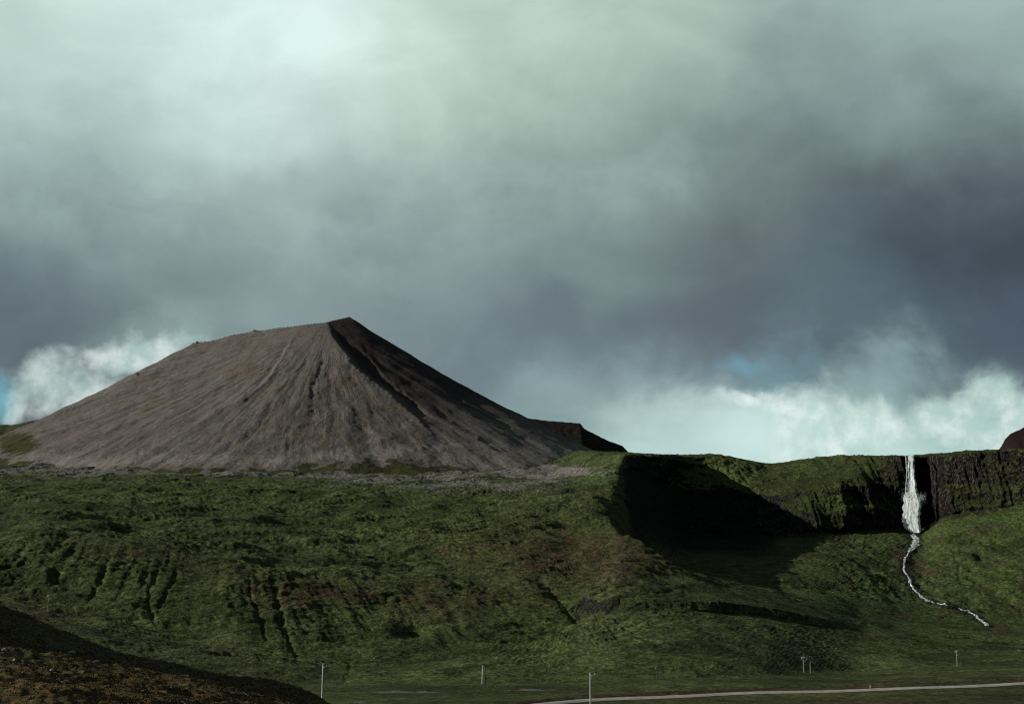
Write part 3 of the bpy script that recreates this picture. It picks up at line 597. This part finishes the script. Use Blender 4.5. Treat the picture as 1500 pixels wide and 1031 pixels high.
for i in range(0):
    f0 = rng.beta(1.6, 1.2) if i % 3 else rng.uniform(.55, .9)
    y0 = rng.choice([666.5, 668, 690, 715, 728, 740], p=[.3, .15, .1, .15, .2, .1]); y1 = min(779, y0 + rng.uniform(35, 112))
    if y0 < 720: f0 = .5 + .48 * rng.beta(2, 1.6)
    y = np.linspace(y0, y1, 26); l, r_ = np.interp(y, WL[:, 0], WL[:, 1]), np.interp(y, WL[:, 0], WL[:, 2])
    f = f0 + .09 * np.array([pn(np.array(q / 16), np.array(i * 3.3), 411) for q in y]) - (.22 * sst(y, 722, 750) if f0 < .7 and rng.random() < .6 else 0)
    x = l + (r_ - l) * np.clip(f, .02, .98)
    prs.append(tube(ray(x, y, fd(y) + rng.uniform(-.9, .5)), rng.uniform(.15, .4) * (1 - .9 * np.abs(np.linspace(-1, 1, 26)) ** 3) + .03, 5))
for f0 in (.0, .04):                                                    # the thin side strand
    y = np.linspace(667, 728, 30); prs.append(tube(ray(1327.2 + f0 * 12 + .8 * np.sin(y / 9), y, fd(y) - 1), .22, 5))
V, f = join(prs); link('falling_strands', mesh('falling_strands', to_local(V), f), mw, root, kind='stuff')
# bursts of spray where the water strikes the ledge and the pool
dr = []
def octa(c, r):
    v = np.array([(1, 0, 0), (-1, 0, 0), (0, 1, 0), (0, -1, 0), (0, 0, 1), (0, 0, -1)], float) * r + c
    return v, np.array([(0, 2, 4), (2, 1, 4), (1, 3, 4), (3, 0, 4), (2, 0, 5), (1, 2, 5), (3, 1, 5), (0, 3, 5)])
for cx, cy, sx, sy, n in [(1350, 731, 3.4, 4.2, 420), (1345, 734, 4, 3, 200), (1326, 726, 2.5, 4, 160), (1324, 764, 2, 4, 160), (1340, 776, 7, 2.2, 300), (1336, 733, 6, 5, 160)]:
    for _ in range(int(n * 1.8)): dr.append(octa(ray(cx + rng.normal() * sx, cy + rng.normal() * sy, fd(cy) - rng.uniform(-.5, 4)), rng.uniform(.05, .2)))
V, f = join(dr); link('spray', mesh('spray', to_local(V), f), mw, root, kind='stuff')

ST = [(1341, 779, 5), (1338, 785, 8), (1344, 791, 13), (1341, 797, 15), (1336, 804, 9), (1330, 812, 5), (1325, 820, 4.5), (1323, 829, 4), (1325, 837, 4), (1330, 846, 5.5), (1333, 855, 5), (1338, 862, 4), (1345, 869, 4.5), (1352, 876, 6), (1361, 881, 5), (1368, 883.5, 3.5), (1378, 886, 3), (1390, 887, 4), (1401, 890, 4), (1410, 894, 4), (1420, 897, 4.5), (1429, 902, 4), (1436, 908, 5), (1443, 914, 7), (1447, 918, 6)]
ST = np.array(ST); tt = np.linspace(0, len(ST) - 1, 150); sx, sy, sw = [np.interp(tt, np.arange(len(ST)), ST[:, i]) for i in range(3)]
sx = sx + fbm(tt / 1.2, tt * 0 + .3, 3, 431) * 4.5
sw = sw * (1 + .95 * fbm(tt / .8, tt * 0 + .7, 2, 433))
def stones(name, spots, m, **kw):
    prs = []
    for c, r in spots:
        v, f = octa(np.zeros(3), 1.); v = v * (1 + rng.uniform(-.35, .35, v.shape)) * np.array((1, .9, .62)) * r
        a = rng.uniform(0, 6.3); ca, sa = math.cos(a), math.sin(a); v = v @ np.array([(ca, sa, 0), (-sa, ca, 0), (0, 0, 1)]) + c; prs.append((v, f))
    V, f = join(prs); return link(name, mesh(name, V, f, False), m, **kw)
cen = np.array([pick(a, b) for a, b in zip(sx, sy)]); rw = []
for q, wd_ in zip(cen, sw):
    hw = wd_ / 2 / F * q[1] * .85
    rw.append([q + np.array((hw * s_ + 0, -.25 - .15 * (1 - s_ * s_), .55 + .3 * (1 - s_ * s_))) for s_ in np.linspace(-1, 1, 7)])
rw = np.array(rw); rw[..., 2] += fbm(rw[..., 0] / 1.6, rw[..., 2] / 1.6, 2, 436) * .7
ms, t = new_mat('tumbling stream'); Pw = t.node('ShaderNodeNewGeometry').outputs['Position']; nw = t.noise(Pw, .42, 5, .75); nb_ = t.node('ShaderNodeBump', {'Height': nw, 'Distance': 1., 'Strength': .6}).outputs[0]
finish(t, t.mix(t.ss(nw, .45, .54), (.04, .047, .047), (.78, .80, .78)), .35, nb_, .4)
me = mesh('stream', rw, grid_faces(len(rw), 7)); link('stream', me, ms, kind='structure')
cs = []
for i in range(0, 150, 1):                                             # white steps of the cascade
    if pn(np.array(i / 3.1), np.array(.5), 441) > .3:
        for _ in range(1):
            hw = sw[i] / 2 / F * cen[i][1]; q = cen[i] + np.array((rng.uniform(-hw, hw) * .7, -.9, .8))
            p_ = np.array([q + np.array((rng.normal() * .3 * k_, -.25 * k_, .9 - .5 * k_)) for k_ in range(5)]); cs.append(tube(p_, rng.uniform(.15, .42), 5))
V, f = join(cs); link('stream_foam', mesh('stream_foam', V, f), mw, kind='stuff')
sp = []
for i in range(150):
    for _ in range(4):
        a_, b_ = sx[i] + rng.choice([-1, 1]) * (abs(sw[i]) * .5 + .8 + abs(rng.normal()) * 3), sy[i] + rng.normal() * 2.; sp.append((pick(a_, b_) + np.array((0, -.5, .5)), rng.uniform(.3, 1.1)))
stones('stream_stones', sp, M_STONED, kind='stuff')
sp = []
for x_, y_, rx, ry, n, lo, hi in [(400, 690, 380, 10, 120, .3, .9), (690, 718, 120, 8, 120, .3, .9), (860, 735, 60, 14, 120, .3, .8), (1000, 888, 170, 8, 60, .2, .45), (1150, 800, 100, 40, 60, .3, .7), (1250, 700, 60, 12, 40, .4, 1.), (1404, 832, 14, 30, 30, .3, .8), (1340, 812, 30, 14, 50, .3, .9),
                             (60, 905, 90, 12, 70, .2, .6), (300, 870, 280, 80, 120, .25, .6), (800, 830, 200, 60, 140, .25, .6), (1350, 960, 150, 15, 40, .2, .5), (1000, 955, 200, 25, 60, .2, .5), (640, 1005, 200, 10, 30, .2, .4)]:
    for _ in range(n):
        a_, b_ = x_ + rng.uniform(-1, 1) * rx, y_ + rng.uniform(-1, 1) * ry
        if -120 < a_ < 1620: sp.append((pick(a_, b_), rng.uniform(lo, hi)))
stones('scattered_stones', sp, M_STONE, kind='stuff')

# ---------------------------------------------------------------- the road
yy = np.array([r[1] for r in RD]); rc_ = []
for x_ in np.concatenate([np.arange(560, 1640, 6), np.arange(1640, 2101, 40)]):
    y_ = np.interp(x_, [r[0] for r in RD], yy) + .7 * math.sin(x_ / 37); q = pick(min(x_, 4000), y_ + 1.6); rc_.append(q)
rc_ = np.array(rc_); rc_[:, 1] = gsm(rc_[:, 1], 4); rc_[:, 2] = gsm(rc_[:, 2], 5)
prof = [(-1.6, -.9), (0, .12), (.5, .2), (3.6, .42), (6.8, .58), (7.4, .52), (9.2, -.8)]
rd = np.array([[q + np.array((0, a, b)) for a, b in prof] for q in rc_]); rd[..., 2] += fbm(rd[..., 0] / 2.5, rd[..., 1] / 1.2, 3, 451) * .05
me = mesh('road', rd[:, 1:6], grid_faces(len(rd), 5)); link('road', me, M_ROAD, kind='structure')
A_ = {k: np.full(rd.shape[:2], v, float) for k, v in dict(brown=.8, fresh=0, rock=.15, pale=.1).items()}
grid_obj('road_bank', rd[:, 0:2], {k: v[:, :2] for k, v in A_.items()}, M_LAND, kind='structure')

# ---------------------------------------------------------------- poles
def lathe(name, prof, k, m, parent, loc=(0, 0, 0)):
    a = np.arange(k) / k * 2 * np.pi; V = np.array([[(r * math.cos(b), r * math.sin(b), z) for b in a] for r, z in prof]).reshape(-1, 3)
    i, j = np.meshgrid(np.arange(len(prof) - 1), np.arange(k), indexing='ij'); j2 = (j + 1) % k
    f = np.stack([i * k + j, i * k + j2, (i + 1) * k + j2, (i + 1) * k + j], -1).reshape(-1, 4)
    o = link(name, mesh(name, V, f), m, parent); o.location = loc; return o
def box(name, sx, sy, sz, m, parent, loc, roty=0):
    v = np.array([(x, y, z) for x in (-1, 1) for y in (-1, 1) for z in (-1, 1)], float) * np.array((sx, sy, sz)) / 2
    f = [(0, 1, 3, 2), (4, 6, 7, 5), (0, 4, 5, 1), (2, 3, 7, 6), (0, 2, 6, 4), (1, 5, 7, 3)]
    o = link(name, mesh(name, v, f, False), m, parent); o.location = loc; o.rotation_euler = (0, roty, 0); return o
INS = [(.05, 0), (.05, .1), (.11, .12), (.06, .2), (.11, .22), (.06, .3), (.09, .32), (.02, .4)]
def hpx(px, y0, y1, p): return (y0 - y1) / F * p[1] / math.cos(PITCH)
def single_pole(px, yb, yt, label, m, arm=1.3, side=.5, rad=.17, lean=0.):
    p = pick(px, yb); h = hpx(px, yb, yt, p); r = link('power_pole', None, None, label=label, category='pole', group='single wooden poles beside the road')
    r.location = p; r.rotation_euler = (0, lean, .12)
    lathe('pole', [(rad * 1.15, -1.2), (rad * 1.1, h * .3), (rad, h * .7), (rad * .85, h), (.0, h + .05)], 10, m, r)
    box('crossarm', arm, .12, .13, m, r, (side * arm * .5, -.2, h * .92)); lathe('insulator', INS, 8, M_CER, r, (side * arm * .9, -.2, h * .92 + .07)); lathe('insulator', INS, 8, M_CER, r, (0, 0, h + .02))
    box('arm_brace', .06, .06, arm * .8, M_STEEL, r, (side * arm * .35, -.14, h * .92 - arm * .28), side * 1.0)
    return r
def hframe(px, yb, yt, gap, label, m, yaw=0., rad=.2, over=1.6, m2=None, lean=0.):
    over *= .6; p = pick(px, yb); h = hpx(px, yb, yt, p); r = link('pole_frame', None, None, label=label, category='pylon', group='two-legged wooden pylons crossing the valley')
    r.location = p; r.rotation_euler = (0, 0, yaw)
    for s_ in (-1, 1):
        o = lathe('pole', [(rad * 1.2, -2.5), (rad * 1.1, h * .4), (rad * .8, h), (0, h + .05)], 10, (m2 or m) if s_ > 0 else m, r, (s_ * gap / 2, 0, 0)); o.rotation_euler = (0, -s_ * lean, 0)
    box('crossarm', gap + 2 * over, .25, .28, m, r, (0, -.28, h - .5))
    for s_ in (-1, 0, 1): lathe('insulator', [(a * 1.0, -b * 1.5) for a, b in INS], 8, M_CER, r, (s_ * (gap / 2 + over * .85), -.28, h - .64))
    L = math.hypot(gap, h * .25)
    for s_ in (-1, 1): box('brace', .1, .1, L, m, r, (0, -.1 * s_ - .1, h * .78), s_ * math.atan2(gap, h * .25))
    return r
single_pole(472, 1023, 976, 'pale wooden pole standing at the dark edge of the near slope', M_WOOD, 1.1, 1, .2)
single_pole(865, 1032, 988.5, 'pale wooden pole standing at the near end of the gravel road', M_WOOD, 1.2, 1, .17)
hframe(1182.5, 985, 962, 2.9, 'two-legged pylon with a full crossbar on the grass right of centre', M_WOODF)
hframe(1407, 976, 953, 2.9, 'two-legged pylon below the foot of the waterfall stream', M_WOODF, .1)
hframe(967, 993, 975, 2.3, 'faint two-legged pylon on the grass above the road pole', M_WOODD, .1, .12, 1.0)
hframe(708.5, 1001, 976, 1.6, 'two-legged pylon seen nearly edge on above the pale grass strips', M_WOOD, .9, .22, .6, M_WOODD, .04)
hframe(364.5, 956, 924, 1.4, 'slender grey pylon against the gullied green bank left of centre', M_WOODD, .8, .12, .7)
hframe(73, 896, 872, 2.2, 'two-legged pylon at the far left above the near slope', M_WOODF, .1, .14, 1.2)
q = pick(1275, 1010); r = link('marker_post', None, None, label='short pale marker post at the far side of the gravel road', category='post'); r.location = q
lathe('post', [(.14, -.5), (.13, .3), (.12, 1.5), (0, 1.53)], 8, M_WOOD, r); box('cap', .32, .32, .08, M_STEEL, r, (0, 0, 1.57))

# ---------------------------------------------------------------- boulders and heath on the near slope
import bmesh
def boulder(px, py, w_, label, m, gp='pale boulders on the near slope'):
    c = fpick(px, py)
    if c is None: return
    r = w_ / F * c[1] / 2; bm = bmesh.new(); bmesh.ops.create_icosphere(bm, subdivisions=3, radius=1)
    cs_ = rng.normal(size=(9, 3)); cs_ /= np.linalg.norm(cs_, axis=1, keepdims=True); cut = rng.uniform(.55, .85, 9); s0 = int(rng.integers(1, 90))
    for v in bm.verts:
        q = np.array(v.co)
        for n_, k_ in zip(cs_, cut):
            dd = q @ n_ - k_
            if dd > 0: q -= n_ * dd * .85
        q *= 1 + .08 * float(pn(np.array(q[0] * 3), np.array(q[1] * 3 + q[2] * 2), s0)); v.co = Vector(q * np.array((1.15, .9, .72)) * r)
    me = bpy.data.meshes.new('boulder'); bm.to_mesh(me); bm.free(); o = link('boulder', me, m, label=label, category='boulder', group=gp); o.location = c + np.array((0, 0, r * .25)); o.rotation_euler = (0, 0, rng.uniform(0, 6))
    return o
boulder(104, 957, 10, 'large pale boulder lying in the dark band of the near slope', M_STONEP)
boulder(75.5, 983, 8, 'whitish boulder on the brown heath below the dark band', M_STONEP)
boulder(35, 986, 7, 'grey boulder on brown heath near the left edge, left of the whitish one', M_STONE)
boulder(5, 953, 8, 'pale boulder cut by the left edge of the picture', M_STONEP)
boulder(21, 967, 6, 'small pale boulder just below the one at the left edge', M_STONEP)
boulder(142, 970, 8, 'flat grey boulder right of the large pale one, in the dark band', M_STONE)
boulder(107, 913, 7, 'grey boulder near the top line of the near slope', M_STONE)
boulder(92, 1000, 7, 'flat greyish boulder half sunk in the brown heath', M_STONE)
boulder(375, 995, 6, 'small white boulder on the crest of the dark end of the slope', M_STONEP)
boulder(362, 995, 4, 'little stone left of the small white boulder on the crest', M_STONE)
boulder(68, 947, 5, 'little grey boulder uphill left of the large pale one', M_STONE)
boulder(250, 1008, 7, 'long grey boulder low in the black part of the near slope', M_STONE)
sp = []
for _ in range(260):
    c = fpick(rng.uniform(-20, 420), rng.uniform(900, 1031))
    if c is not None: sp.append((c, rng.uniform(.04, .12)))
stones('slope_stones', sp, M_STONE, kind='stuff')
mh, t = new_mat('heath tufts'); nh = t.noise(t.node('ShaderNodeNewGeometry').outputs['Position'], .35, 4, .6)
finish(t, t.mix(t.ss(nh, .4, .6), (.066, .057, .021), (.072, .052, .020)), .9, None, .05)
okm = (fpx > -120) & (fpx < 540) & (fpy < 1060) & (FP[..., 1] < 130) & (FP[..., 1] > 52); ii = np.argwhere(okm); ii = ii[rng.integers(0, len(ii), 15000)]
base = FP[ii[:, 0], ii[:, 1]] + rng.normal(0, .12, (15000, 3)) * np.array((1, 1, 0)); keepn = fbm(base[:, 0] / 3, base[:, 1] / 3, 3, 471) > -.12; base = base[keepn]; n = len(base)
V = np.zeros((n, 3, 3, 3))
for k_ in range(3):
    a = rng.uniform(0, 6.28, n); h = rng.uniform(.04, .11, n); wd_ = h * .5; ln = rng.normal(0, .8, (n, 2)) * h[:, None]
    V[:, k_, 0] = base + np.stack([np.cos(a) * wd_, np.sin(a) * wd_, -.04 + 0 * a], -1); V[:, k_, 1] = base - np.stack([np.cos(a) * wd_, np.sin(a) * wd_, .04 + 0 * a], -1); V[:, k_, 2] = base + np.stack([ln[:, 0], ln[:, 1], h], -1)
link('heath_tufts', mesh('heath_tufts', V.reshape(-1, 3), np.arange(n * 9).reshape(-1, 3), False), mh, kind='stuff')
